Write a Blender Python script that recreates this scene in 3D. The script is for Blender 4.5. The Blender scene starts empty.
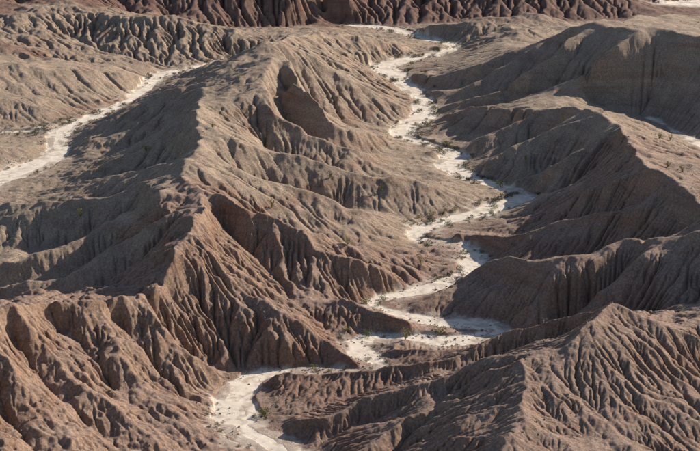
import bpy, math, random, time
import numpy as np

# ------------------------------------------------------------------ camera
CAM_H, PITCH, FOC = 110.0, math.radians(18.0), 1306.0     # metres, radians, pixels of a 700 px wide frame
scene = bpy.context.scene
cam_d = bpy.data.cameras.new('camera')
cam = bpy.data.objects.new('camera', cam_d)
scene.collection.objects.link(cam)
cam.location = (0, 0, CAM_H)
cam.rotation_euler = (math.pi / 2 - PITCH, 0, 0)
cam_d.sensor_width = 36.0
cam_d.lens = 36.0 * FOC / 700.0
cam_d.clip_end = 20000.0
scene.camera = cam

# ------------------------------------------------------------------ sky, sun, exposure
SUN_AZ, SUN_EL = math.radians(55.0), math.radians(26.0)   # azimuth clockwise from the viewing direction (+Y)
world = bpy.data.worlds.new('World')
scene.world = world
world.use_nodes = True
wn = world.node_tree
bg = wn.nodes['Background']
sky = wn.nodes.new('ShaderNodeTexSky')
sky.sky_type = 'NISHITA'
sky.sun_disc = False
sky.sun_elevation = SUN_EL
sky.sun_rotation = SUN_AZ
sky.altitude = 300
wn.links.new(sky.outputs[0], bg.inputs[0])
bg.inputs[1].default_value = 0.08
sun_d = bpy.data.lights.new('sun', 'SUN')
sun_d.energy = 5.0
sun_d.angle = math.radians(0.53)
sun_d.color = (1.0, 0.895, 0.755)
sun = bpy.data.objects.new('sun', sun_d)
scene.collection.objects.link(sun)
sun.rotation_euler = (math.pi / 2 - SUN_EL, 0, math.pi - SUN_AZ)
sun.location = (200, 100, 300)
vs = scene.view_settings
vs.view_transform = 'Standard'
vs.look = 'None'
vs.gamma = 1.0
vs.use_curve_mapping = False
vs.exposure = 0.56

# ------------------------------------------------------------------ survey helpers
GRADE, Y0 = 0.008, 230.0                                   # the valley floor climbs gently away from the viewer
cp, sp = math.cos(PITCH), math.sin(PITCH)

def base(y):
    return GRADE * (y - Y0)

def P(px, py, h):
    """sight line through a picture point, met at height h above the valley floor"""
    a, b = (px - 350.0) / FOC, (225.5 - py) / FOC
    dx, dy, dz = a, cp + b * sp, -sp + b * cp
    k = -dz / dy
    y = (CAM_H - h + GRADE * Y0) / (k + GRADE)
    return (dx / dy * y, y, h + base(y))

def W(x, y, h):
    return (x, y, h + base(y))

# ------------------------------------------------------------------ valley floors: (px, py, half width m)
WASH_MAIN = [(345,560,5),(312,485,5),(275,448,5.2),(243,428,5.8),(234,405,5.6),(238,389,4.6),(258,377,2.8),(300,370.5,2.2),
 (340,370.5,2.0),(370,371,2.2),(379,362,2.4),(362,352,3.4),(354,344,3.2),(380,336,2.2),(412,338,2.4),(450,341,2.8),(482,337,3.0),
 (500,331,3.0),(482,325,3.0),(446,321.5,3.0),(415,317,2.4),(388,310,2.2),(371,302.5,2.0),(386,297.5,2.2),(412,292,2.4),(442,284.5,2.4),
 (461,274,2.6),(474,262,2.8),(473,253,2.8),(460,246,2.8),(440,242.5,2.4),(424,240,1.8),(414,235,2.4),(426,228,3.0),(447,221.5,3.2),
 (472,215,3.6),(497,207.5,4.6),(520,200,4.6),(529,195.5,3.6),(512,190,2.6),(493,185,2.6),(474,178,2.8),(459,172,4.2),(448,165,5.0),(457,157,5.0),
 (450,150.5,3.4),(436,146,2.2),(418,141.5,3.0),(404,136,4.2),(406,128,5.2),(419,120,5.0),(425,110,4.6),(423,101,4.2),(416,93,4.2),
 (404,82,4.6),(392,74,6.5),(384,67,6.5),(402,61,5.2),(425,57,4.6),(446,51.5,4.0),(456,46,3.4),(438,41,3.4),(418,36.5,3.6),(402,31.5,5.0),
 (386,28,5.5),(362,26,4.5),(335,24.5,3.0)]
WASH_LEFT = [(-80,197,6),(-30,188,6.5),(0,178,6.5),(26,170,6),(47,160,5),(58,150,4.5),(56,141,4.2),(63,131,4.6),(80,122,4.0),(98,115.5,3.6),
 (112,109,2.8),(128,101,2.4),(139,93,2.6),(148,85,3.2),(154,78,4.2),(166,74.5,4.8),(186,70.5,3.6),(205,66.5,3.0),(240,58,3.0)]
WASH_SIDE = [(-60,136,1.6),(-20,133,1.6),(15,132,1.5),(40,131.5,1.4),(57,134,1.6)]
WASH_RIGHT = [(650,118,1.2,4.6),(662,123,1.4,4.2),(672,129.5,1.8,4),(686,137,2.0,4),(700,143,2.4,4),(730,155,2.4,4),(790,175,2.6,4)]

# ------------------------------------------------------------------ crest lines, by hill: (px, py, height above the valley floor)
R = {}
R['central'] = [
 [(282,40,32),(262,44,33),(240,52,31),(222,66,27),(206,79,25.5),(199,100,25.5),(199,120,26),(197,140,27),(194,155,27),(180,173,26.5),(162,190,26)],
 [(206,79,25.5),(190,84,23.5),(172,87,22),(152,95,17.5),(125,111,11),(95,130,6),(66,154,.8)],
 [(199,120,26),(185,127,22),(160,138,17),(120,155,10),(80,172,4),(57,180,1)],
 [(194,155,27),(170,160,21),(140,168,15),(100,178,9),(60,186,4),(28,191,1)],
 [(162,190,26),(137,182,22),(103,193,18.5),(69,197,15.5),(30,200,13),(-10,202,10.5),(-60,206,8),(-120,210,5)],
 [(283,50,31),(298,80,28),(318,100,22.5),(335,120,16),(352,131,10),(374,137,5),(392,140,1.5)],
 [(270,60,31),(262,85,28.5),(280,112,22.5),(315,134,15),(358,148,9.3),(398,157,2)],
 [(199,125,26),(240,142,23.5),(290,155,18),(335,168,13.5),(380,178,10.4),(408,177,9.6),(430,182,7.4),(450,190,4),(470,200,1.2)],
 [(197,145,26.5),(235,168,23),(290,187,16.2),(340,205,10),(385,222,3)],
 [(282,40,32),(310,55,26),(340,74,18),(372,90,10),(398,104,5),(411,109,1.5)],
 [(156,195,24.5),(125,210,18.5),(95,228,14),(60,246,10.5),(20,260,8),(-30,268,5.5),(-90,276,3)],
 [(172,208,24.5),(140,229,19),(115,246,14),(86,264,10),(50,275,7.5),(10,283,6),(-60,290,3)],
 [(421,153,1.0),(428,151,2.4),(437,151,2.4),(444,154,1.2)],
 [(418,172,1.2),(430,171,2.2),(445,175,1.2)],
]
R['cliff'] = [
 [(180,173,26.5),(205,190,25.5),(240,204,23),(275,213,20.5),(300,225,18),(314,245,14),(345,256,11),(380,262,8),(400,275,3.5),(408,287,1)],
 [(205,190,25.5),(208,205,25),(198,220,24.5),(187,233,24)],
 [(187,233,24),(215,255,20),(240,281,15),(262,297,12),(280,311,9.5),(305,325,7),(325,335,5),(345,352,2.5),(361,367,.5)],
 [(160,283,18),(200,290,14.5),(230,312,10),(260,328,7.5),(290,344,4.5),(320,351,2.6)],
 [(187,233,24),(178,250,23),(172,262,22),(155,277,21),(138,287,20)],
 [(187,233,24),(165,245,20),(138,258,15.5),(105,276,12),(60,288,9.5),(20,292,7.5)],
 [(338,300,4.5),(351,299,5),(371,309,4.2),(404,321,3),(427,330,1.8),(438,336,.6)],
 [(300,226,18),(340,236,11.5),(385,248,6),(420,260,2.2)],
]
R['foreground_left'] = [
 [(138,287,20),(110,292,21),(85,296,22),(60,296,23),(30,298,24),(10,308,25),(-15,320,26),(-50,335,27),(-110,350,27)],
 [(138,287,20),(150,310,16),(165,330,12),(178,345,9),(200,362,5),(220,376,2),(227,383,.5)],
 [(60,297,23),(95,325,17),(120,350,12.5),(131,371,10),(160,395,6),(190,425,2.5),(212,443,.5)],
 [(15,306,25),(50,345,18),(85,385,12),(120,410,8),(150,440,4),(170,460,2)],
 [(-15,320,26),(10,365,20),(40,405,14),(75,440,9),(95,465,6)],
 [(-50,335,27),(-30,400,20),(0,440,15),(20,470,11)],
]
R['foreground_right'] = [
 [(378,349,1.0),(395,346.5,2.0),(420,345,2.4),(445,347,2.8),(462,346,3.2)],
 [(800,352,13),(760,345,14),(700,333,15.8),(660,323,17.5),(635,312,19.7),(612,303,21),(590,306,18.4),(565,315,15),(540,326,11.5),(515,333,9.5),(485,337,8.8),(460,348,7.4),
  (430,360,6),(400,367,5),(373,369,4.2),(350,370,3.8),(316,370,3.5),(290,368,3.5),(273,373,2.8),(259,382,1.4),(252,388,.3)],
 [(612,303,21),(600,312,20.5),(585,330,19),(570,345,17.5),(555,352,16.5),(534,354,16),(523,366,15.8),(532,383,15.4),(516,400,14.6),(523,418,13.8),(504,437,12.9),(510,459,11.8),(494,500,9)],
 [(532,354,16),(505,357,14),(475,362,11.5),(440,378,9),(400,392,6.5),(361,400,5),(333,416,3.8),(304,416,3.2),(276,423,2),(254,427,.5)],
 [(475,362,11.5),(440,400,8),(390,430,5),(350,455,3)],
 [(505,357,14),(480,400,11),(440,445,7),(420,470,5)],
]
R['right_ridge'] = [
 [(618,125,26.5),(630,145,27),(640,160,28),(650,172,28),(670,182,28),(689,193,28),(720,215,29),(770,240,30)],
 [(648,171,28),(625,179,23),(597,189,17.5),(570,201,12),(546,212,7),(520,216,3.5),(500,217,1.2)],
 [(687,191,28),(660,204,23.5),(630,213,19.5),(597,217,15),(560,223,10.5),(530,232,8),(505,238,5),(483,233,3.6),(458,231,3),(440,236,1.6)],
 [(770,215,30),(700,226,26),(675,232,23),(649,239,20),(625,240,18),(605,250,16),(587,257,15),(551,262,14),(532,266,12.5),(511,256,12),(495,260,9.5),
  (478,269,6),(458,281,3.4),(432,297,2),(412,309,.8)],
 [(740,262,20),(700,284,15),(666,305,11),(650,312,8.5)],
 [(625,240,18),(600,258,15),(578,274,12),(549,292,8),(525,306,4.6),(510,319,1.5)],
 [(675,232,23),(645,258,17.5),(622,280,12.5),(600,296,8.5)],
]
R['right_middle'] = [
 [(618,125,26.5),(600,112,25),(565,104,22),(525,107,17),(500,108,13),(470,106,9),(447,113,4.5),(434,121,1)],
 [(565,104,22),(535,113,16),(505,124,11),(482,134,7),(470,145,3.5),(463,151,1)],
 [(600,112,25),(570,122,20),(540,135,14),(510,148,9),(485,160,5),(470,168,1.5)],
 [(618,125,26.5),(590,144,20),(560,161,13.5),(530,172,7),(508,180,1.5)],
 [(632,148,27),(600,165,20),(570,180,14),(550,190,8),(540,196,3)],
]
R['right_far'] = [
 [(770,42,29),(720,37,30),(695,33,31),(672,28,31.5),(650,26,31.5),(633,29,31),(618,28,30.5),(595,22,30),(575,28,26.5),(550,37,22),(525,46,17),(500,55,14),(475,65,10.5),(450,72,7),(425,75,4),(402,73,1.8)],
 [(550,37,22),(520,55,16),(490,72,10),(465,85,6),(440,90,3),(426,92,1)],
 [(595,22,30),(565,45,24),(530,68,17),(500,85,10.5),(475,95,7),(455,103,3.5),(442,107,1.2)],
 [(595,22,30),(625,19,26.5),(648,15,23.5),(670,13,21),(700,16,19.5),(745,20,18)],
 [(640,28,31.5),(605,55,24),(565,80,16),(535,95,11),(510,100,9)],
]
R['central_back'] = [
 [(270,42,32.5),(288,36,26),(312,31,20),(340,33,15),(375,40,9),(408,46,2.5)],
 [(312,31,20),(322,42,15),(350,50,9),(385,56,3)],
]
R['mesa'] = [
 [(408,28.5,1.5),(430,26,5),(460,21,8),(480,18,9),(505,17,9),(529,15,9.5),(553,20,7),(575,26,4)],
 [(460,45.5,1.2),(474,40,4),(490,36,6),(510,33,7.5),(530,30,8.5)],
]
R['left_fluted'] = [
 [(-60,2,20),(-20,10,18.5),(0,14,18),(20,14,18),(45,8,19),(75,4,20),(100,12,18),(120,15,17.5),(148,14,18),(172,14,17.5),(193,21,14.5),(224,29,10.5),(245,33,8),(270,38,5)],
]
R['left_bench'] = [
 [(-60,50,11),(0,52,10),(40,55,9),(80,58,7.5),(110,60,6),(140,62,4.5),(150,65,3)],
 [(-60,64,13),(0,66,12),(50,67,11),(100,71,7.5),(140,75,3.4)],
 [(-40,98,8),(0,100,6.5),(30,105,4.8),(60,112,2)],
 [(-40,150,3.6),(0,150,3),(20,148,2.5),(38,146,1.2)],
 [(50,67,11),(75,88,5),(100,100,2)],
]
R['far_wall'] = [['w',(-40,745,36),(0,735,36),(40,728,34),(80,720,32),(120,712,26),(150,702,12),(163,694,3)],
 ['w',(-12,738,36),(-22,700,20),(-10,676,8),(-14,660,2)], ['w',(22,731,35),(34,702,22),(28,685,12),(44,662,3)], ['w',(34,702,22),(52,690,12),(60,668,4)],
 ['w',(80,720,32),(74,696,19),(90,676,9),(86,656,2)], ['w',(108,714,28),(116,694,15),(108,674,5)], ['w',(132,708,21),(138,690,9),(130,672,3)]]
R['far_red'] = [['w',(-420,690,40),(-260,690,40),(-150,685,40),(-90,678,38),(-50,670,33),(-25,664,25),(0,662,14)],
 ['w',(-170,686,40),(-152,664,28),(-164,644,16),(-158,630,10)], ['w',(-120,682,39),(-106,660,26),(-114,642,14),(-104,628,7)],
 ['w',(-78,675,36),(-64,655,24),(-70,640,13),(-60,626,5)], ['w',(-38,667,29),(-26,652,17),(-34,638,8)], ['w',(-106,660,26),(-90,646,15),(-86,630,7)]]

def lower(ln_, f_):
    if ln_[0] == 'w': return ln_
    return [(a_, b_, h_*(1 - f_*min(1, h_/14))) for a_, b_, h_ in ln_]
for nm_, f_ in dict(right_ridge=.2, right_middle=.24, right_far=.0, central=.2, cliff=.18, foreground_left=.15, foreground_right=.06,
                    left_fluted=.1, central_back=.2).items():
    R[nm_] = [lower(ln_, f_) for ln_ in R[nm_]]

VALLEYS = [
 [(384,362,.3),(408,362,.8),(440,357,2.2)],
 [(285,85,23),(305,108,16),(330,135,8),(370,150,3),(398,150,1)],
 [(300,200,12.5),(350,222,6),(398,238,1.5)],
 [(225,225,17),(255,255,11),(290,290,6),(320,320,2),(337,338,.3)],
 [(335,299,2.6),(360,303,.3)],
 [(190,352,4),(215,366,1.5),(240,371.5,.3),(300,369,.1),(350,369.5,.1)],
 [(140,295,17),(160,320,11),(185,348,5),(215,368,1.5)],
 [(105,310,17.4),(140,348,9.5),(175,385,4.5),(205,400,1.5),(218,406,.3)],
 [(60,325,17.6),(95,365,11.8),(125,400,6.8),(165,435,2.5),(195,455,.6)],
 [(15,335,20.4),(45,375,14.2),(85,415,8.2),(115,450,4)],
 [(-15,370,20.3),(15,420,13.3),(45,460,8)],
 [(583,323,16.8),(560,336,13),(530,345,9.8),(500,352,7.8),(430,375,4.2),(350,395,2),(290,412,1),(264,418,.2)],
 [(455,395,7.5),(410,435,4),(380,465,2)],
 [(400,405,5),(350,425,2.5),(310,440,1),(292,447,.3)],
 [(705,350,13.5),(725,400,9),(745,450,5),(760,490,3)],
 [(520,332,.4),(545,327,1.8),(600,313,5.5),(660,312,9),(720,300,13)],
 [(650,118,4.6),(600,105,8),(560,98,9),(520,100,6.5),(480,101,4),(455,108,1)],
 [(69,36,9),(103,49,6),(130,55,4),(155,61,2),(184,67,.5)],
 [(20,60,8),(80,63,5.5),(135,68,2)],
 [(-40,127,1),(0,126,.9),(40,123,.6),(80,113,.5),(110,100,.8),(135,88,.6)],
 [(200,26,6),(230,25,4.5),(270,27,2.5),(310,25,1)],
 [(360,23.6,.7),(420,23.4,.7),(480,23.4,.8),(560,22.5,.8),(620,19,.8)],
 ['w',(95,562,4),(150,572,4),(200,585,4),(260,605,5)],
 ['w',(175,712,2),(260,760,3),(330,900,4)],
 ['w',(-400,900,10),(-100,900,12),(150,950,8),(330,1000,6)],
]

# ------------------------------------------------------------------ the survey grid: cells grow with distance
T_MIN, T_MAX, NT = -0.36, 0.405, 832
S_MIN, S_MAX, NS = math.log(134.0), math.log(820.0), 1744
t_ = np.linspace(T_MIN, T_MAX, NT); s_ = np.linspace(S_MIN, S_MAX, NS)
DT, DS = t_[1] - t_[0], s_[1] - s_[0]

VALLEYS = [lower(ln_, .2) for ln_ in VALLEYS]

def to_grid(x, y, n=1):
    return ((np.log(y) - S_MIN) / DS) / n, ((x / y) - T_MIN) / DT / n

def pts3(line):
    if line[0] == 'w':
        return [W(*p) for p in line[1:]]
    return [P(*p) for p in line]

def dense(line, step=0.4):
    pts = np.array(pts3(line)); out = []
    for a, b in zip(pts[:-1], pts[1:]):
        n = max(2, int(np.linalg.norm(b - a) / step))
        f = np.linspace(0, 1, n, endpoint=False)[:, None]
        out.append(a + (b - a) * f)
    out.append(pts[-1:])
    return np.concatenate(out)

def smooth_path(arr, step=0.5):
    """Catmull-Rom through the control points (any number of columns)"""
    a = np.array(arr, float); a = np.vstack([2*a[0]-a[1], a, 2*a[-1]-a[-2]]); out = []
    for i in range(1, len(a) - 2):
        p0, p1, p2, p3 = a[i-1:i+3]
        n = max(2, int(np.linalg.norm((p2 - p1)[:2]) / step))
        f = np.linspace(0, 1, n, endpoint=False)[:, None]
        out.append(.5*((2*p1)+(-p0+p2)*f+(2*p0-5*p1+4*p2-p3)*f**2+(-p0+3*p1-3*p2+p3)*f**3))
    return np.concatenate(out)

# ------------------------------------------------------------------ noise
def hash2(ix, iy, seed):
    h = (ix.astype(np.int64) * 374761393 + iy.astype(np.int64) * 668265263 + seed * 974711) & 0x7fffffff
    h = ((h ^ (h >> 13)) * 1274126177) & 0x7fffffff
    return ((h ^ (h >> 16)) & 0xffff).astype(np.float32) / 65535.0

def vnoise(x, y, seed=0):
    ix, iy = np.floor(x), np.floor(y)
    fx, fy = (x - ix).astype(np.float32), (y - iy).astype(np.float32)
    ux, uy = fx*fx*fx*(fx*(fx*6-15)+10), fy*fy*fy*(fy*(fy*6-15)+10)
    ix, iy = ix.astype(np.int64), iy.astype(np.int64)
    a, b = hash2(ix, iy, seed), hash2(ix+1, iy, seed)
    c, d = hash2(ix, iy+1, seed), hash2(ix+1, iy+1, seed)
    return (a + (b-a)*ux + (c-a)*uy + (a-b-c+d)*ux*uy) * 2 - 1

def fbm(x, y, wl, octaves, gain=.5, seed=0):
    o = np.zeros(x.shape, np.float32); amp = 1.0
    for k in range(octaves):
        ca, sa = math.cos(.7 + 1.3*k), math.sin(.7 + 1.3*k)
        o += amp * vnoise((x*ca - y*sa)/wl + 31.7*k, (x*sa + y*ca)/wl - 17.3*k, seed + 11*k)
        wl *= .5; amp *= gain
    return o

# ------------------------------------------------------------------ base surface at half resolution
N2 = (NS // 2, NT // 2)
s2 = S_MIN + 2 * DS * np.arange(N2[0]); t2 = T_MIN + 2 * DT * np.arange(N2[1])
y2 = np.exp(s2)[:, None] * np.ones(N2[1])[None]; x2 = y2 * t2[None]
csum = np.zeros(N2); ccnt = np.zeros(N2)
rid = np.zeros(N2, np.int32)                                # which crest passes here
names = list(R)

def stamp(pts, ident=0):
    wob = np.clip((pts[:, 2] - base(pts[:, 1])) / 5, 0, 1)
    pts = pts.copy(); qx, qy = pts[:, 0].copy(), pts[:, 1].copy()
    pts[:, 0] += wob*1.3*fbm(qx, qy, 13, 3, .6, 90); pts[:, 1] += wob*1.3*fbm(qx, qy, 13, 3, .6, 95)
    gi, gj = to_grid(pts[:, 0], pts[:, 1], 2)
    i, j = np.rint(gi).astype(int), np.rint(gj).astype(int)
    ok = (i >= 0) & (i < N2[0]) & (j >= 0) & (j < N2[1])
    np.add.at(csum, (i[ok], j[ok]), pts[ok, 2]); np.add.at(ccnt, (i[ok], j[ok]), 1)
    if ident:
        rid[i[ok], j[ok]] = ident

for k, nm in enumerate(names):
    for ln in R[nm]:
        stamp(dense(ln), k + 1)
for ln in VALLEYS:
    stamp(dense(ln))

def between(l1, l2, k=.31, cap=.62):
    """the gully that must run down between two neighbouring spurs"""
    out = []
    a, b = dense(l1), dense(l2)
    n = 80
    a = a[np.linspace(0, len(a)-1, n).astype(int)]; b = b[np.linspace(0, len(b)-1, n).astype(int)]
    mid = .5*(a + b)
    gap = np.hypot(*(a - b)[:, :2].T)
    h = np.minimum(a[:, 2]-base(a[:, 1]), b[:, 2]-base(b[:, 1]))
    ease = np.clip((np.linspace(0, 1, n) - .06)/.4, 0, 1)
    h = np.maximum(h - np.minimum(k*gap, cap*h)*ease, .1)
    mid[:, 2] = h + base(mid[:, 1])
    mid = mid[gap > 6.0]
    d = [np.linspace(p, q, 6, endpoint=False) for p, q in zip(mid[:-1], mid[1:])]
    if d: stamp(np.concatenate(d))

for hill_, i, j in (('central',1,2),('central',2,3),('central',3,4),('central',5,6),('central',6,7),('central',7,8),('central',9,5),
                    ('right_far',0,1),('right_far',1,2),('right_far',2,4),('right_middle',0,1),('right_middle',1,2),('right_middle',2,3),('right_middle',3,4),
                    ('right_ridge',1,2),('right_ridge',2,3),('central',4,10),('central',10,11),
                    ('right_ridge',5,6)):
    cut = {('right_far', 0): 9, ('right_middle', 0): 2, ('right_ridge', 3): 4 if j == 5 else 0}
    deep = hill_ == 'central' and min(i, j) >= 5 and max(i, j) <= 9
    between(R[hill_][i][cut.get((hill_, i), 0):], R[hill_][j], .44 if deep else .31, .7 if deep else .62)

between(R['central'][11], R['cliff'][5], .24, .5)
between(R['central'][8], R['cliff'][0][1:], .4, .6)

def wash_field(X, Y, wash, wig=1.0):
    """signed distance (m) to the edge of a valley floor, negative inside"""
    ctrl = []
    for w in wash:
        px, py, hw = w[:3]; h = w[3] if len(w) > 3 else 0.0
        p = P(px, py, h); ctrl.append((p[0], p[1], hw, h))
    path = smooth_path(ctrl, .7)
    path[:, 2] *= np.where(path[:, 1] < 250, .78, .92)
    D = np.full(X.shape, 60.0, np.float32); Hh = np.zeros(X.shape, np.float32)
    for x, y, hw, h in path:
        r = hw + 9.0
        if y < math.exp(S_MIN): continue
        i0, j0 = to_grid(0, max(y - r, 135.0), SC)[0], 0
        i0 = max(0, int(i0)); i1 = min(X.shape[0], int(to_grid(0, y + r, SC)[0]) + 2)
        tl, tr = min((x-r)/(y-r), (x-r)/(y+r)), max((x+r)/(y-r), (x+r)/(y+r))
        j0 = max(0, int((tl - T_MIN)/DT/SC)); j1 = min(X.shape[1], int((tr - T_MIN)/DT/SC) + 2)
        if i1 <= i0 or j1 <= j0: continue
        d = np.sqrt((X[i0:i1, j0:j1]-x)**2 + (Y[i0:i1, j0:j1]-y)**2) - hw
        sub = D[i0:i1, j0:j1]; m = d < sub
        sub[m] = d[m]; Hh[i0:i1, j0:j1][m] = h
    if wig:
        D += wig * (.9 * fbm(X, Y, 7.0, 3, .5, 5))
    return D, Hh

SC = 2
wash2 = np.full(N2, 60.0, np.float32); which2 = np.zeros(N2, np.int32); wh2 = np.zeros(N2, np.float32)
for q, wsh in enumerate((WASH_MAIN, WASH_LEFT, WASH_SIDE, WASH_RIGHT)):
    d, hh = wash_field(x2, y2, wsh)
    m = d < wash2; wash2[m] = d[m]; which2[m] = q; wh2[m] = hh[m]
plain2 = (x2 > 150 + 25*fbm(x2, y2, 90, 2, .5, 8)) & (y2 > 690) & (y2 < 900) & (ccnt == 0)
inw = wash2 < 0
cval = np.where(ccnt > 0, csum / np.maximum(ccnt, 1), 0.0)
cmask = ccnt > 0
floor2 = base(y2) + wh2
cval[inw] = floor2[inw]; cmask |= inw

def solve(cv, cm, levels=7):
    """membrane through the surveyed crests, gullies and valley floors"""
    pyr = [(cv, cm)]
    for _ in range(levels - 1):
        v, m = pyr[-1]
        n, k = (v.shape[0]+1)//2*2, (v.shape[1]+1)//2*2
        vv = np.zeros((n, k)); mm = np.zeros((n, k)); vv[:v.shape[0], :v.shape[1]] = v*m; mm[:v.shape[0], :v.shape[1]] = m
        sv = vv.reshape(n//2, 2, k//2, 2).sum((1, 3)); sm = mm.reshape(n//2, 2, k//2, 2).sum((1, 3))
        pyr.append((np.where(sm > 0, sv/np.maximum(sm, 1), 0), sm > 0))
    z = np.full(pyr[-1][0].shape, 10.0)
    for li, (v, m) in enumerate(reversed(pyr)):
        if z.shape != v.shape:
            z = np.repeat(np.repeat(z, 2, 0), 2, 1)[:v.shape[0], :v.shape[1]]
        z = np.where(m, v, z)
        for it in range(300 if li < 4 else 90):
            p = np.pad(z, 1, mode='edge')
            z = np.where(m, v, .25*(p[:-2, 1:-1]+p[2:, 1:-1]+p[1:-1, :-2]+p[1:-1, 2:]))
    return z

T0 = time.time()
zb2 = solve(cval, cmask)
print('membrane', time.time() - T0)

# ------------------------------------------------------------------ which hill each cell belongs to: climb to the crest above it
n0, m0 = N2
zc = zb2 + 1e-4*fbm(x2, y2, 4, 1)
p = np.pad(zc, 1, mode='constant', constant_values=-1e6)
idx = np.arange(n0*m0).reshape(n0, m0); upto = idx.copy(); best = np.zeros(N2)
for di in (-1, 0, 1):
    for dj in (-1, 0, 1):
        if di or dj:
            sl = (p[1+di:n0+1+di, 1+dj:m0+1+dj] - zc) / math.hypot(di*DS, dj*DT)
            mk = sl > best; best[mk] = sl[mk]; upto[mk] = idx[mk] + di*m0 + dj
upto[rid > 0] = idx[rid > 0]
u = upto.ravel()
for _ in range(13): u = u[u]
hill2 = rid.ravel()[u].reshape(N2)
for _ in range(400):                                         # cells that climb to a gully head or the rim take a neighbour's hill
    if (hill2 > 0).all(): break
    pz = np.pad(hill2, 1, mode='edge')
    nb = np.maximum.reduce([pz[:-2, 1:-1], pz[2:, 1:-1], pz[1:-1, :-2], pz[1:-1, 2:]])
    hill2 = np.where(hill2 > 0, hill2, nb)
hill = np.repeat(np.repeat(hill2, 2, 0), 2, 1)
redmap = dict(central=.15, cliff=.85, foreground_left=.9, foreground_right=.8, right_ridge=.65, right_middle=.15, right_far=.12,
              central_back=.2, mesa=.25, left_fluted=.1, left_bench=.15, far_wall=1.0, far_red=1.0)
rm = np.array([0] + [redmap[n] for n in names])[hill2]
for _ in range(24):
    pz = np.pad(rm, 1, mode='edge'); rm = .2*(rm+pz[:-2, 1:-1]+pz[2:, 1:-1]+pz[1:-1, :-2]+pz[1:-1, 2:])

sharpmap = dict(central=.55, cliff=.85, foreground_left=.75, foreground_right=1.6, right_ridge=.75, right_middle=.55, right_far=.38,
                central_back=.9, mesa=.6, left_fluted=1., left_bench=.45, far_wall=.6, far_red=.6)
sharp2 = np.array([0] + [sharpmap[n] for n in names])[hill2]
for _ in range(16):
    pz = np.pad(sharp2, 1, mode='edge'); sharp2 = .2*(sharp2+pz[:-2, 1:-1]+pz[2:, 1:-1]+pz[1:-1, :-2]+pz[1:-1, 2:])

# ------------------------------------------------------------------ running water
def receivers(z, cs, rng, jitter):
    n, m = z.shape
    p = np.pad(z, 1, mode='constant', constant_values=1e6)
    best = np.zeros(z.shape, np.float32); rec = np.arange(n*m, dtype=np.int64).reshape(n, m).copy(); idx = rec.copy()
    bd = np.ones(z.shape, np.float32)
    for di in (-1, 0, 1):
        for dj in (-1, 0, 1):
            if di == 0 and dj == 0: continue
            L = math.hypot(di * DS, dj * DT) / DS
            sl = (z - p[1+di:n+1+di, 1+dj:m+1+dj]) / (cs * L)
            w = sl * (1 + jitter * rng.random(z.shape, dtype=np.float32)) if jitter else sl
            mk = (w > best) & (sl > 0)
            best[mk] = w[mk]; rec[mk] = idx[mk] + di*m + dj; bd[mk] = L
    return rec.ravel(), bd * cs

def accumulate(rec, area):
    n = rec.size
    A = area.ravel().astype(np.float64).copy()
    ptr = np.where(rec == np.arange(n), n, rec); ptr = np.append(ptr, n)
    S = np.append(A, 0.0)
    for _ in range(12):
        S = S + np.bincount(ptr, weights=S, minlength=n+1)
        S[n] = 0
        ptr = ptr[ptr]
        if (ptr[:n] == n).all(): break
    return S[:n]

def erode(z, cs, fixed, K, iters, diff, rng, jitter=.6, amax=4000.0):
    area = cs * cs * (DT / DS)
    for it in range(iters):
        rec, dist = receivers(z, cs, rng, jitter)
        A = np.minimum(accumulate(rec, area), amax).reshape(z.shape)
        f = K * np.sqrt(A) / dist
        zr = z.ravel()[rec].reshape(z.shape)
        zn = (z + f * zr) / (1 + f)
        p = np.pad(zn, 1, mode='edge')
        lap = p[:-2, 1:-1]+p[2:, 1:-1]+p[1:-1, :-2]+p[1:-1, 2:]-4*zn
        zn = zn + np.minimum(.2, diff/(cs*cs)) * lap
        z = np.where(fixed, z, zn)
    return z, A

rng = np.random.default_rng(3)
cs2 = (y2 * DS * 2).astype(np.float32)
# pebbly weathered slopes (smooth) versus bare mudstone (sharp): 1 = bare
soft2 = np.clip(.5 + 1.0*fbm(x2, y2, 60, 2, .5, 21), 0, 1)
near2 = np.clip((300 - y2) / 60, 0, 1)
relief = np.clip(wash2 / 8, 0, 1) * np.clip((zb2 - base(y2)) / 5, 0.12, 1)
def hillmap(d, default=0., blur=12):
    a = np.array([0.] + [d.get(n, default) for n in names])[hill2]
    for _ in range(blur):
        q = np.pad(a, 1, mode='edge'); a = .2*(a+q[:-2, 1:-1]+q[2:, 1:-1]+q[1:-1, :-2]+q[1:-1, 2:])
    return a
clod2 = hillmap(dict(foreground_left=1., cliff=.75, foreground_right=.2, right_ridge=.3, right_far=.12, right_middle=.25, left_fluted=.5, central_back=.6, left_bench=.3, central=.5, far_wall=.2), .4)
z2 = zb2 + relief * ((.65 + .9*clod2)*fbm(x2, y2, 20, 3, .6, 1) + (.25 + .4*clod2)*fbm(x2, y2, 5, 2, .55, 2))
z2 = np.maximum(z2, base(y2) + .05)
z2 = np.where(inw, zb2, z2)
K2 = .021 * sharp2 * (.75 + .5*soft2) * np.exp(.65*fbm(x2, y2, 8, 3, .6, 150))   # beds wear unevenly
D2 = .004 + .045*np.clip(.75-sharp2, 0, 1)**1.3
z2, A2 = erode(z2, cs2, inw | (rid > 0), K2, 26, D2, rng)
z2, A2 = erode(z2, cs2, inw, K2*.6, 13, D2+.003, rng)
print('erosion coarse', time.time() - T0)

# ------------------------------------------------------------------ to full resolution
def up2(a, shape):
    def ax(a, n):
        q = np.arange(n) / 2.0; i = np.minimum(q.astype(int), a.shape[0]-2); f = (q - i)[:, None]
        f = np.clip(f, 0, 1)
        return a[i]*(1-f) + a[i+1]*f
    return ax(ax(a, shape[0]).T, shape[1]).T

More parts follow.
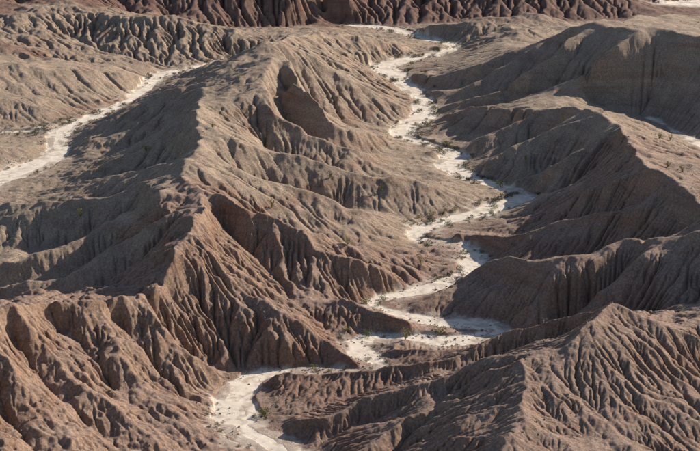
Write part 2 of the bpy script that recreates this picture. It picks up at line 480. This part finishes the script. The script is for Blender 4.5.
N = (NS, NT)
y = np.exp(s_)[:, None] * np.ones(NT)[None]; x = y * t_[None]
z = up2(z2, N)
SC = 1
wash = np.full(N, 60.0, np.float32); which = np.zeros(N, np.int32); wh = np.zeros(N, np.float32)
for q, wsh in enumerate((WASH_MAIN, WASH_LEFT, WASH_SIDE, WASH_RIGHT)):
    d, hh = wash_field(x, y, wsh)
    m = d < wash; wash[m] = d[m]; which[m] = q; wh[m] = hh[m]
inw1 = wash < 0
cs = (y * DS).astype(np.float32)
near = np.clip((330 - y) / 80, 0, 1)
rel1 = np.clip(wash / 5, 0, 1); clod = up2(clod2, N)
z = z + rel1 * ((.07 + .26*clod)*fbm(x, y, 2.6, 3, .6, 40) + (.05 + .12*clod)*near*fbm(x, y, .9, 2, .5, 44))
z = np.where(inw1, base(y) + wh, np.maximum(z, base(y) + wh*(wash < 6) + .03))
soft = up2(soft2, N)
sharp = up2(sharp2, N)
K1 = .026 * sharp * (.8 + .4*near + .4*soft) * np.exp(.8*fbm(x, y, 4.5, 3, .6, 155))
z, A1 = erode(z, cs, inw1, K1, 15, .0011 + .004*np.clip(1-sharp, 0, 1), rng, .3)
print('erosion fine', time.time() - T0)
# crisp crests and rill edges
def blur(a, n):
    for _ in range(n):
        q = np.pad(a, 1, mode='edge'); a = .2*(a+q[:-2, 1:-1]+q[2:, 1:-1]+q[1:-1, :-2]+q[1:-1, 2:])
    return a
z = np.where(inw1, z, z + np.clip(wash/3, 0, 1)*(.75*(z - blur(z, 5))))
# loose surface: clods, ledges, bars in the sand
slope = np.hypot(np.gradient(z, axis=0)/cs, np.gradient(z, axis=1)/(cs*DT/DS))
rough = np.clip(slope, .1, 1.4)
z = z + np.where(inw1, 0, np.clip(wash/1.5, 0, 1)) * rough * (.08*fbm(x, y, .9, 2, .6, 60) + .5*clod*(.5 - np.abs(fbm(x, y, 3.2, 4, .5, 64))) + .12*(.25 + clod)*near*(.4 - np.abs(fbm(x, y, 1.1, 2, .7, 66))))
bankm = np.clip(.6 + 1.2*fbm(x, y, 14, 2, .5, 69), 0, 1)
z = z + (which < 3)*np.where(inw1, 0, .55*bankm*np.clip(wash/.6, 0, 1)*np.clip(1 - wash/9, 0, 1))
bars = fbm(x, y, 9, 3, .5, 70)
z = z + np.where(inw1, .10*bars*np.clip(-wash/1.5, 0, 1) + .03*fbm(x, y, 1.2, 2, .5, 71), 0)

# sandy ground cover weight (real change of ground material)
sand = np.clip(.5 - (wash + .5*fbm(x, y, 2.5, 2, .5, 75)) / .8, 0, 1)
sand = np.clip(sand - .6*np.clip(bars*3.0 - .9, 0, 1)*(wash > -2.6), 0, 1)
fan = np.clip(1 - wash/5.0, 0, 1) * np.clip(fbm(x, y, 3.5, 3, .6, 77)*2.0 + .1, 0, 1) * (slope < .4) * (which < 3)
sand = np.maximum(sand, .55*fan)
plain = np.clip((x - 150 - 25*fbm(x, y, 90, 2, .5, 8)) / 8, 0, 1) * np.clip((y - 685)/10, 0, 1) * np.clip((900 - y)/30, 0, 1) * (slope < .35)
sand = np.maximum(sand, plain)

# ------------------------------------------------------------------ materials
def new_mat(name):
    m = bpy.data.materials.new(name); m.use_nodes = True
    nt = m.node_tree; b = nt.nodes['Principled BSDF']
    b.inputs['Roughness'].default_value = .95
    b.inputs['Specular IOR Level'].default_value = .15
    return m, nt, b

def ground_material():
    m, nt, b = new_mat('badland_ground')
    N_, Lk = nt.nodes, nt.links
    geo = N_.new('ShaderNodeNewGeometry')
    pos = geo.outputs['Position']
    def attr(n):
        a = N_.new('ShaderNodeAttribute'); a.attribute_name = n; return a.outputs['Fac']
    def noise(scale, detail=6, rough=.6):
        t = N_.new('ShaderNodeTexNoise'); t.inputs['Scale'].default_value = scale; t.inputs['Detail'].default_value = detail
        t.inputs['Roughness'].default_value = rough; Lk.new(pos, t.inputs['Vector']); return t.outputs['Fac']
    def ramp(v, a, c):
        r = N_.new('ShaderNodeMapRange'); r.inputs[1].default_value = a; r.inputs[2].default_value = c; Lk.new(v, r.inputs[0]); return r.outputs[0]
    def mix(f, a, c, mode='MIX'):
        r = N_.new('ShaderNodeMix'); r.data_type = 'RGBA'; r.blend_type = mode
        if isinstance(f, float): r.inputs[0].default_value = f
        else: Lk.new(f, r.inputs[0])
        for q, v in ((6, a), (7, c)):
            if isinstance(v, tuple): r.inputs[q].default_value = v + (1,)
            else: Lk.new(v, r.inputs[q])
        return r.outputs[2]
    def math_(op, a, c):
        r = N_.new('ShaderNodeMath'); r.operation = op
        for q, v in ((0, a), (1, c)):
            if isinstance(v, float): r.inputs[q].default_value = v
            else: Lk.new(v, r.inputs[q])
        return r.outputs[0]
    sepn = N_.new('ShaderNodeSeparateXYZ'); Lk.new(geo.outputs['True Normal'], sepn.inputs[0])
    steep = ramp(sepn.outputs[2], .86, .62)
    big, mid, fine = noise(.03, 4), noise(.25, 6), noise(2.2, 8, .7)
    grey = mix(ramp(mid, .3, .7), (.325, .252, .196), (.435, .342, .268))
    pink = mix(ramp(mid, .3, .7), (.295, .206, .168), (.39, .286, .235))
    maroon = mix(ramp(mid, .3, .7), (.185, .112, .093), (.27, .175, .142))
    bare = mix(ramp(big, .35, .65), (.315, .214, .158), (.37, .255, .188))
    redf = math_('ADD', attr('red'), math_('MULTIPLY', math_('SUBTRACT', big, .5), .8))
    col = mix(ramp(redf, .2, .8), grey, pink)
    col = mix(math_('MULTIPLY', steep, ramp(redf, .1, .9)), col, bare)
    col = mix(attr('maroon'), col, maroon)
    # strata seen in the bare steep faces
    wv = N_.new('ShaderNodeTexNoise'); mp = N_.new('ShaderNodeMapping'); mp.inputs['Scale'].default_value = (.02, .02, .9)
    Lk.new(pos, mp.inputs[0]); Lk.new(mp.outputs[0], wv.inputs['Vector']); wv.inputs['Scale'].default_value = 1.0; wv.inputs['Detail'].default_value = 5
    col = mix(math_('MULTIPLY', steep, ramp(wv.outputs['Fac'], .5, .68)), col, mix(1.0, col, (.86, .84, .84), 'MULTIPLY'))
    # tilted sediment layers: pale, grey and reddish beds that differ from ridge to ridge
    bd = N_.new('ShaderNodeTexNoise'); mp2 = N_.new('ShaderNodeMapping'); mp2.inputs['Rotation'].default_value = (.22, -.3, .4); mp2.inputs['Scale'].default_value = (.018, .018, .34)
    Lk.new(pos, mp2.inputs[0]); Lk.new(mp2.outputs[0], bd.inputs['Vector']); bd.inputs['Scale'].default_value = 1.0; bd.inputs['Detail'].default_value = 4; bd.inputs['Distortion'].default_value = .35
    col = mix(math_('MULTIPLY', ramp(bd.outputs['Fac'], .53, .66), .55), col, mix(1.0, col, (1.22, 1.20, 1.16), 'MULTIPLY'))
    col = mix(math_('MULTIPLY', ramp(bd.outputs['Fac'], .46, .34), .7), col, mix(1.0, col, (.90, .79, .74), 'MULTIPLY'))
    # pebbles and dark stone chips
    col = mix(ramp(fine, .42, .72), mix(1.0, col, (.64, .62, .61), 'MULTIPLY'), mix(1.0, col, (1.28, 1.27, 1.25), 'MULTIPLY'))
    sandc = mix(ramp(mid, .3, .7), (.62, .54, .45), (.76, .68, .585))
    sandc = mix(ramp(fine, .62, .72), sandc, (.46, .39, .31))
    wvp = N_.new('ShaderNodeMapping'); wvp.inputs['Scale'].default_value = (.34, .34, 0)
    br = N_.new('ShaderNodeTexNoise'); Lk.new(pos, wvp.inputs[0]); Lk.new(wvp.outputs[0], br.inputs['Vector']); br.inputs['Scale'].default_value = 1.0; br.inputs['Detail'].default_value = 6; br.inputs['Distortion'].default_value = 1.2
    sandc = mix(math_('MULTIPLY', ramp(br.outputs['Fac'], .50, .64), .8), sandc, (.43, .355, .285))
    col = mix(attr('sand'), col, sandc)
    Lk.new(col, b.inputs['Base Color'])
    bump = N_.new('ShaderNodeBump'); bump.inputs['Strength'].default_value = 1.0; bump.inputs['Distance'].default_value = .38
    hgt = math_('ADD', math_('MULTIPLY', fine, .7), math_('MULTIPLY', noise(7.0, 5, .7), .35))
    hgt = math_('MULTIPLY', hgt, math_('SUBTRACT', 1.0, math_('MULTIPLY', attr('sand'), .75)))
    Lk.new(hgt, bump.inputs['Height']); Lk.new(bump.outputs[0], b.inputs['Normal'])
    return m
MAT = ground_material()

# ------------------------------------------------------------------ terrain meshes
maro = np.array([0] + [dict(far_wall=.9, far_red=.9, left_fluted=.08).get(n, 0.) for n in names])[hill2]
for _ in range(6):
    pz = np.pad(maro, 1, mode='edge'); maro = .2*(maro+pz[:-2, 1:-1]+pz[2:, 1:-1]+pz[1:-1, :-2]+pz[1:-1, 2:])
maroon = up2(maro, N); red = up2(rm, N)
V = np.stack([x, y, z], -1).reshape(-1, 3).astype(np.float32)
gi = np.arange(NS*NT).reshape(NS, NT)
quads = np.stack([gi[:-1, :-1], gi[:-1, 1:], gi[1:, 1:], gi[1:, :-1]], -1).reshape(-1, 4)
part = hill.copy()
part[inw1 & (which == 0)] = 100; part[inw1 & (which != 0) & (which < 3)] = 101; part[inw1 & (which == 3)] = 102
fpart = part[:-1, :-1].ravel()
sandf, redf_, marf = (a.ravel().astype(np.float32) for a in (sand, red, maroon))

def terrain(name, ident, label, cat):
    q = quads[fpart == ident]
    if len(q) == 0: return
    used, inv = np.unique(q.ravel(), return_inverse=True)
    me = bpy.data.meshes.new(name)
    me.vertices.add(len(used)); me.vertices.foreach_set('co', V[used].ravel())
    me.loops.add(inv.size); me.loops.foreach_set('vertex_index', inv.astype(np.int32))
    me.polygons.add(len(q)); me.polygons.foreach_set('loop_start', np.arange(0, inv.size, 4, dtype=np.int32))
    me.polygons.foreach_set('loop_total', np.full(len(q), 4, np.int32))
    me.polygons.foreach_set('use_smooth', np.ones(len(q), bool))
    for an, av in (('sand', sandf), ('red', redf_), ('maroon', marf)):
        a = me.attributes.new(an, 'FLOAT', 'POINT'); a.data.foreach_set('value', av[used])
    me.materials.append(MAT)
    me.update(calc_edges=True)
    o = bpy.data.objects.new(name, me); scene.collection.objects.link(o)
    o['kind'] = 'structure'; o['label'] = label; o['category'] = cat
    return o

HILLS = dict(
 central=('hill_central', 'long grey tan central ridge with shadowed left spurs and sunlit right slope', 'hill'),
 cliff=('hill_cliff', 'reddish hill with fluted cliffs above the bend of the sandy wash', 'hill'),
 foreground_left=('hill_foreground_left', 'rugged reddish brown hill in the left foreground cut by gullies', 'hill'),
 foreground_right=('hill_foreground_right', 'brown rilled hill with rounded crest in the right foreground', 'hill'),
 right_ridge=('hill_right_ridge', 'dark shadowed ridge with long thin spurs on the right', 'hill'),
 right_middle=('hill_right_middle', 'rounded grey hill with a sunlit right flank beside the wash', 'hill'),
 right_far=('hill_right_far', 'broad grey hill with dark shaded face at upper right', 'hill'),
 central_back=('hill_central_back', 'low banded tan hill behind the highest central summit', 'hill'),
 mesa=('hill_mesa', 'small tan flat-topped hill beside the far end of the wash', 'hill'),
 left_fluted=('hill_left_fluted', 'grey fluted badland hills in a row at upper left', 'hill'),
 left_bench=('hill_left_bench', 'sloping tan bench with low banks left of the narrow wash', 'hill'),
 far_wall=('hill_far_wall', 'dark maroon eroded wall along the top of the valley', 'hill'),
 far_red=('hill_far_red', 'dark red hills at the very back on the left', 'hill'))
for k, nm in enumerate(names):
    terrain(HILLS[nm][0], k + 1, HILLS[nm][1], HILLS[nm][2])
terrain('wash', 100, 'pale sandy dry wash winding between the hills from foreground to back', 'wash')
terrain('wash_left', 101, 'narrow pale dry wash with a side branch at the left', 'wash')
terrain('wash_right', 102, 'short pale strip of sandy wash at the right edge', 'wash')
print('terrain', time.time() - T0, len(V))

# beyond the surveyed valley
pm = bpy.data.meshes.new('desert_plain')
pm.from_pydata([(-9000, -3000, -4), (9000, -3000, -4), (9000, 15000, -4), (-9000, 15000, -4)], [], [(0, 1, 2, 3)])
pm.materials.append(MAT)
po = bpy.data.objects.new('desert_plain', pm); scene.collection.objects.link(po)
po['kind'] = 'structure'; po['label'] = 'flat tan desert plain around the badland hills'; po['category'] = 'ground'

# ------------------------------------------------------------------ plants
def col_of(tt): return np.clip(np.rint((tt - T_MIN)/DT).astype(int), 0, NT-1)
angle = (z - CAM_H) / y
horizon = np.maximum.accumulate(angle, axis=0)
visible = angle >= horizon - 1e-3

def hit(px, py):
    """where the sight line through a picture point meets the ground"""
    a, b = (px - 350.0)/FOC, (225.5 - py)/FOC
    dx, dy, dz = a, cp + b*sp, -sp + b*cp
    j = int(round((dx/dy - T_MIN)/DT)); ray = dz/dy
    i = int(np.argmax(angle[:, j] >= ray))
    return np.array([x[i, j], y[i, j], z[i, j]]), i, j

def project(X):
    d = X - np.array([0, 0, CAM_H]); f = d[..., 1]*cp - d[..., 2]*sp; uu = d[..., 1]*sp + d[..., 2]*cp
    return 350 + FOC*d[..., 0]/f, 225.5 - FOC*uu/f

def plant_mat(name, c1, c2, sc=3.0):
    m, nt, b = new_mat(name)
    oi = nt.nodes.new('ShaderNodeObjectInfo'); t = nt.nodes.new('ShaderNodeTexNoise'); t.inputs['Scale'].default_value = sc
    g = nt.nodes.new('ShaderNodeNewGeometry'); nt.links.new(g.outputs['Position'], t.inputs['Vector'])
    ad = nt.nodes.new('ShaderNodeMath'); ad.operation = 'ADD'; nt.links.new(oi.outputs['Random'], ad.inputs[0]); nt.links.new(t.outputs['Fac'], ad.inputs[1])
    mr = nt.nodes.new('ShaderNodeMapRange'); mr.inputs[1].default_value = .4; mr.inputs[2].default_value = 1.5; nt.links.new(ad.outputs[0], mr.inputs[0])
    r = nt.nodes.new('ShaderNodeMix'); r.data_type = 'RGBA'; r.inputs[6].default_value = c1 + (1,); r.inputs[7].default_value = c2 + (1,)
    nt.links.new(mr.outputs[0], r.inputs[0]); nt.links.new(r.outputs[2], b.inputs['Base Color'])
    return m
M_OLIVE = plant_mat('olive_leaf', (.075, .07, .045), (.14, .13, .08))
M_GREEN = plant_mat('fresh_leaf', (.10, .115, .035), (.19, .19, .06))
M_YELLOW = plant_mat('yellow_leaf', (.20, .19, .065), (.30, .27, .10))
M_TWIG = plant_mat('dry_twig', (.16, .12, .085), (.24, .19, .14))

class MB:
    def __init__(s): s.v, s.f = [], []
    def leaf(s, c, d, size, rnd):
        d = np.array(d)/ (np.linalg.norm(d)+1e-6); r = np.cross(d, [rnd.uniform(-1, 1), rnd.uniform(-1, 1), rnd.uniform(-1, 1)]); r /= (np.linalg.norm(r)+1e-6)
        k = len(s.v)
        s.v += [tuple(c - r*size*.4), tuple(c + r*size*.4), tuple(c + d*size)]; s.f.append((k, k+1, k+2))
    def stem(s, a, b, r0, r1):
        a, b = np.array(a), np.array(b); d = b - a; d /= np.linalg.norm(d)
        p = np.cross(d, [.3, .9, .1]); p /= np.linalg.norm(p); q = np.cross(d, p); k = len(s.v)
        for c, r in ((a, r0), (b, r1)):
            for g in range(3):
                th = g*2.0944; s.v.append(tuple(c + r*(p*math.cos(th)+q*math.sin(th))))
        for g in range(3): s.f.append((k+g, k+(g+1) % 3, k+3+(g+1) % 3, k+3+g))
    def mesh(s, name, mat):
        me = bpy.data.meshes.new(name); me.from_pydata([tuple(map(float, v)) for v in s.v], [], s.f); me.materials.append(mat); return me

def shrub_mesh(seed, mat, n=190):
    """low rounded desert shrub, unit height, widest above the ground"""
    rnd = random.Random(seed); b = MB()
    lobes = [(np.array([rnd.uniform(-.45, .45), rnd.uniform(-.45, .45), rnd.uniform(.3, .62)]), rnd.uniform(.26, .42)) for _ in range(6)]
    for c, r in lobes: b.stem((0, 0, -.15), c, .03, .012)
    for _ in range(n):
        c, r = rnd.choice(lobes); d = np.array([rnd.gauss(0, 1), rnd.gauss(0, 1), rnd.gauss(.25, 1)]); d /= np.linalg.norm(d)
        p = c + d*r*rnd.uniform(.45, 1.05)
        if p[2] < 0: p[2] = rnd.uniform(.02, .1)
        b.leaf(p, d + np.array([rnd.gauss(0, .6), rnd.gauss(0, .6), rnd.gauss(0, .6)]), rnd.uniform(.08, .17), rnd)
    return b.mesh('shrub', mat)

SHRUBS = [shrub_mesh(k, M_OLIVE) for k in range(4)]; SHRUB_GREEN = [shrub_mesh(20 + k, M_GREEN) for k in range(2)]
rnd = random.Random(12)

def put(me, name, p, h, label, group, cat='shrub', wide=1.25):
    o = bpy.data.objects.new(name, me); scene.collection.objects.link(o)
    o.location = tuple(map(float, p)); o.scale = (h*wide, h*wide, h); o.rotation_euler = (0, 0, rnd.uniform(0, 6.28))
    o['label'] = label; o['category'] = cat
    if group: o['group'] = group
    return o

# green shrubs that stand out, each surveyed on its own
GREENS = [(366,303,1.3,'bright green shrub at the foot of the fluted cliff beside the wash'),
 (378,306,1.0,'round green shrub on the gravel bar below the fluted cliff'),
 (383,299,.9,'small green shrub on the gravel bar in front of the pale wash bend'),
 (419,218,1.2,'green shrub at the left end of the row under the dark rounded knob'),
 (432,216,1.3,'second green shrub from the left in the row under the dark knob'),
 (444,213,1.2,'third green shrub from the left in the row under the dark knob'),
 (455,210.5,1.1,'green shrub at the right end of the row under the dark knob'),
 (495,208.5,1.3,'lone green shrub out on the wide pale sand at the right bend'),
 (501,187,2.2,'tall yellowish green bush on the point where the wash bends right'),
 (368,336,1.5,'round grey green bush on the sand at the end of the low spur'),
 (440,334,1.7,'dense dark green bush at the tip of the low spur by the shaded wash'),
 (314,368.5,1.0,'small yellowish green shrub on the crest in front of the tan cliff'),
 (265,417,1.6,'olive shrub in the gully at the right edge of the foreground sand'),
 (348,332,1.2,'slender pale green shrub against the base of the shaded bank')]
for px, py, h, lab in GREENS:
    p_, i, j = hit(px, py)
    put(rnd.choice(SHRUB_GREEN), 'shrub', p_ - np.array([0, 0, .05]), h, lab, None)

def spindly(px, py, h, lab, seed):
    """fan of long bare stems with thin yellow-green foliage"""
    p_, i, j = hit(px, py); r_ = random.Random(seed)
    e = bpy.data.objects.new('desert_bush', None); scene.collection.objects.link(e)
    e.location = tuple(map(float, p_ - np.array([0, 0, .1]))); e['label'] = lab; e['category'] = 'bush'
    st, lf = MB(), MB()
    for k in range(11):
        az = r_.uniform(0, 6.28); sp_ = r_.uniform(.08, .42); L = h*r_.uniform(.7, 1.0)
        a = np.array([0, 0, 0.]); d = np.array([math.cos(az)*sp_, math.sin(az)*sp_, 1.0])
        m_ = a + d*L*.5; q_ = m_ + (d + np.array([math.cos(az)*.12, math.sin(az)*.12, 0]))*L*.5
        st.stem(a, m_, .028, .02); st.stem(m_, q_, .02, .008)
        for g in range(16):
            f = r_.uniform(.2, 1); c = a + (q_ - a)*f + np.array([r_.gauss(0, .07), r_.gauss(0, .07), 0])
            lf.leaf(c, (r_.gauss(0, 1), r_.gauss(0, 1), r_.gauss(.6, 1)), r_.uniform(.14, .30), r_)
    for nm, b, mt in (('stem', st, M_TWIG), ('foliage', lf, M_YELLOW)):
        o = bpy.data.objects.new(nm, b.mesh(nm, mt)); scene.collection.objects.link(o); o.parent = e

for k, (px, py, h, lab) in enumerate([
 (81,217,3.4,'lone yellow green bush in the middle of the large shadowed bowl'),
 (272,209,3.6,'tall yellow green bush on the rim above the fluted cliff'),
 (348,246,3.0,'thin yellow green bush on the sunlit slope above the fluted cliff'),
 (381,193,3.4,'spindly yellow green bush just left of the dark rounded knob'),
 (421,266,3.6,'spindly bush on the flat inside the wash bend above the cliff'),
 (406,340,3.3,'tallest spindly yellow green bush standing on sand by the low spur'),
 (660,139,2.6,'left of two pale bushes beside the small wash at far right'),
 (670,141,3.4,'larger right one of two pale bushes beside the small wash'),
 (668,168,2.4,'pale bush on the sunlit right flank near the ridge top'),
 (682,172,2.6,'rightmost pale bush on the sunlit flank by the picture edge'),
 (146,152,2.8,'thin bush on a shadowed spur left of the central ridge crest'),
 (563,122,2.4,'thin bush on the shaded flank of the rounded grey hill'),
 (525,160,2.6,'thin pale bush low on the shaded spur right of the wash'),
 (238,80,2.8,'dark bush on the sunlit slope just below the highest central summit'),
 (213,128,2.2,'small bush right of the central ridge crest on the lit slope'),
 (330,178,2.4,'small yellowish bush on the lit spur leading to the dark knob')]):
    spindly(px, py, h*(.72 if py < 330 else .85), lab, 40 + k)

# shrubs of the valley floors: the places are drawn from the ground itself
flat_i, flat_j = np.nonzero(visible & (wash < 3.6 + 5*(y > 430)) & (wash > -2.6) & (slope < .35) & (np.abs(x/y) < .30) & (y < 680) & (which < 3))
Q = np.stack([x[flat_i, flat_j], y[flat_i, flat_j], z[flat_i, flat_j]], -1)
clump = fbm(Q[:, 0], Q[:, 1], 9, 2, .6, 120)
edge = np.exp(-(wash[flat_i, flat_j] - .3)**2/np.where(Q[:, 1] > 430, 14, 2.2))
wgt = cs[flat_i, flat_j]**2 * np.clip(clump + .35, 0, 1) * edge
gen = np.random.default_rng(5)
order = gen.choice(len(Q), 5000, replace=False, p=wgt/wgt.sum())
# (zone test on picture place, quota, height range, label, group)
ZONES = [
 ('left', lambda px, py: px > 110, 24, (.7, 1.4), 'small dark shrub beside the upper left wash where it narrows behind the ridge', 'shrubs on the upper left wash'),
 ('left', lambda px, py: px <= 110, 40, (.7, 1.5), 'small dark shrub beside the wider pale sand at the left edge', 'shrubs on the lower left wash'),
 ('main', lambda px, py: py < 49, 26, (.8, 1.6), 'tiny shrub on the farthest stretch of sand beside the flat-topped hill', 'shrubs on the farthest sand'),
 ('main', lambda px, py: py < 84, 40, (.8, 1.7), 'small shrub at the wide sandy bend below the far tan bench', 'shrubs at the far wide bend'),
 ('main', lambda px, py: py < 142, 46, (.7, 1.5), 'small shrub on the straight reach of wash left of the rounded grey hill', 'shrubs on the straight reach'),
 ('main', lambda px, py: py < 182, 36, (.7, 1.5), 'small shrub on the sand around the little mound in the wash', 'shrubs around the little mound'),
 ('main', lambda px, py: py < 226, 34, (.6, 1.3), 'small shrub on the broad bright sand at the right-hand bend', 'shrubs at the right-hand bend'),
 ('main', lambda px, py: py < 290, 30, (.5, 1.1), 'small shrub on the flat inside the bend above the fluted cliff', 'shrubs inside the cliff bend'),
 ('main', lambda px, py: py < 372 and px > 300, 26, (.4, .9), 'small shrub on the sand around the low spur and shaded pool', 'shrubs around the low spur'),
 ('main', lambda px, py: True, 20, (.3, .7), 'low shrub on the foreground sand at the bottom of the picture', 'shrubs on the foreground sand')]
quota = [q[2] for q in ZONES]; grid = set(); rest = []
for o_ in order:
    X = Q[o_]; px, py = project(X)
    if not (0 < px < 700 and 0 < py < 449): continue
    key = (int(X[0]/1.3), int(X[1]/1.9))
    if key in grid: continue
    grid.add(key)
    arm = 'left' if which[flat_i[o_], flat_j[o_]] in (1, 2) else 'main'
    for k, (ar, test, q, (h0, h1), lab, grp) in enumerate(ZONES):
        if ar == arm and test(px, py):
            if quota[k] > 0:
                quota[k] -= 1
                put(rnd.choice(SHRUBS), 'shrub', X - np.array([0, 0, .04]), rnd.uniform(h0, h1), lab, grp, wide=rnd.uniform(1.2, 1.7))
            elif X[1] > 300 and len(rest) < 500:
                rest.append((X, rnd.uniform(.5, 1.1)))
            break

def scatter(name, label, cat, pts, maker, mat):
    b = MB()
    for X, h in pts: maker(b, X, h)
    o = bpy.data.objects.new(name, b.mesh(name, mat)); scene.collection.objects.link(o)
    o['kind'] = 'stuff'; o['label'] = label; o['category'] = cat

def tuft(b, X, h):
    for _ in range(9):
        d = np.array([rnd.gauss(0, 1), rnd.gauss(0, 1), abs(rnd.gauss(.5, .6))]); d /= np.linalg.norm(d)
        b.leaf(X + d*h*.5*np.array([1.2, 1.2, .9]) * rnd.uniform(.3, 1), d + np.array([rnd.gauss(0, .5), rnd.gauss(0, .5), 0]), h*rnd.uniform(.25, .45), rnd)
# scrub sown thinly over the gentler slopes, and stones
si, sj = np.nonzero(visible & (wash > 2.5) & (slope < .62) & (np.abs(x/y) < .31) & (y < 690))
SQ = np.stack([x[si, sj], y[si, sj], z[si, sj]], -1)
sw = cs[si, sj]**2 * np.clip(fbm(SQ[:, 0], SQ[:, 1], 26, 2, .6, 130) + .3, 0.02, 1) * np.where(SQ[:, 1] < 270, .25, 1)
pick = gen.choice(len(SQ), 3600, replace=False, p=sw/sw.sum())
scatter('scrub', 'sparse tiny dry scrub dotted over the gentler hill slopes', 'scrub', rest + [(SQ[k], .2 + .6*rnd.random()**2) for k in pick], tuft, M_OLIVE)

def stone(b, X, h):
    k = len(b.v); n = 5
    top = X + np.array([rnd.gauss(0, .15)*h, rnd.gauss(0, .15)*h, h*rnd.uniform(.4, .8)])
    a0 = rnd.uniform(0, 6.28)
    for g in range(n):
        th = a0 + g*6.2832/n; r = h*rnd.uniform(.4, .75)
        b.v.append(tuple(X + np.array([r*math.cos(th), r*math.sin(th), -.1*h]))); b.v.append(tuple(X + np.array([.75*r*math.cos(th+.2), .75*r*math.sin(th+.2), h*rnd.uniform(.25, .5)])))
    b.v.append(tuple(top)); t = k + 2*n
    for g in range(n):
        a, c = k+2*g, k+2*((g+1) % n)
        b.f += [(a, c, c+1, a+1), (a+1, c+1, t)]
M_STONE = plant_mat('stone', (.20, .155, .125), (.33, .27, .22), 1.5)
ri, rj = np.nonzero(visible & (wash > -4) & (np.abs(x/y) < .31) & (y < 330) & ((slope < .3) | (y < 270)))
RQ = np.stack([x[ri, rj], y[ri, rj], z[ri, rj]], -1)
rw = cs[ri, rj]**2 * np.where(wash[ri, rj] < 1, 3.0, .8) * np.clip(fbm(RQ[:, 0], RQ[:, 1], 6, 2, .6, 140) + .3, .03, 1)
pick = gen.choice(len(RQ), 2600, replace=False, p=rw/rw.sum())
scatter('loose_stones', 'loose brown stones strewn over the foreground slopes and wash', 'stones', [(RQ[k], .12 + .35*rnd.random()**3) for k in pick], stone, M_STONE)
print('done', time.time() - T0)
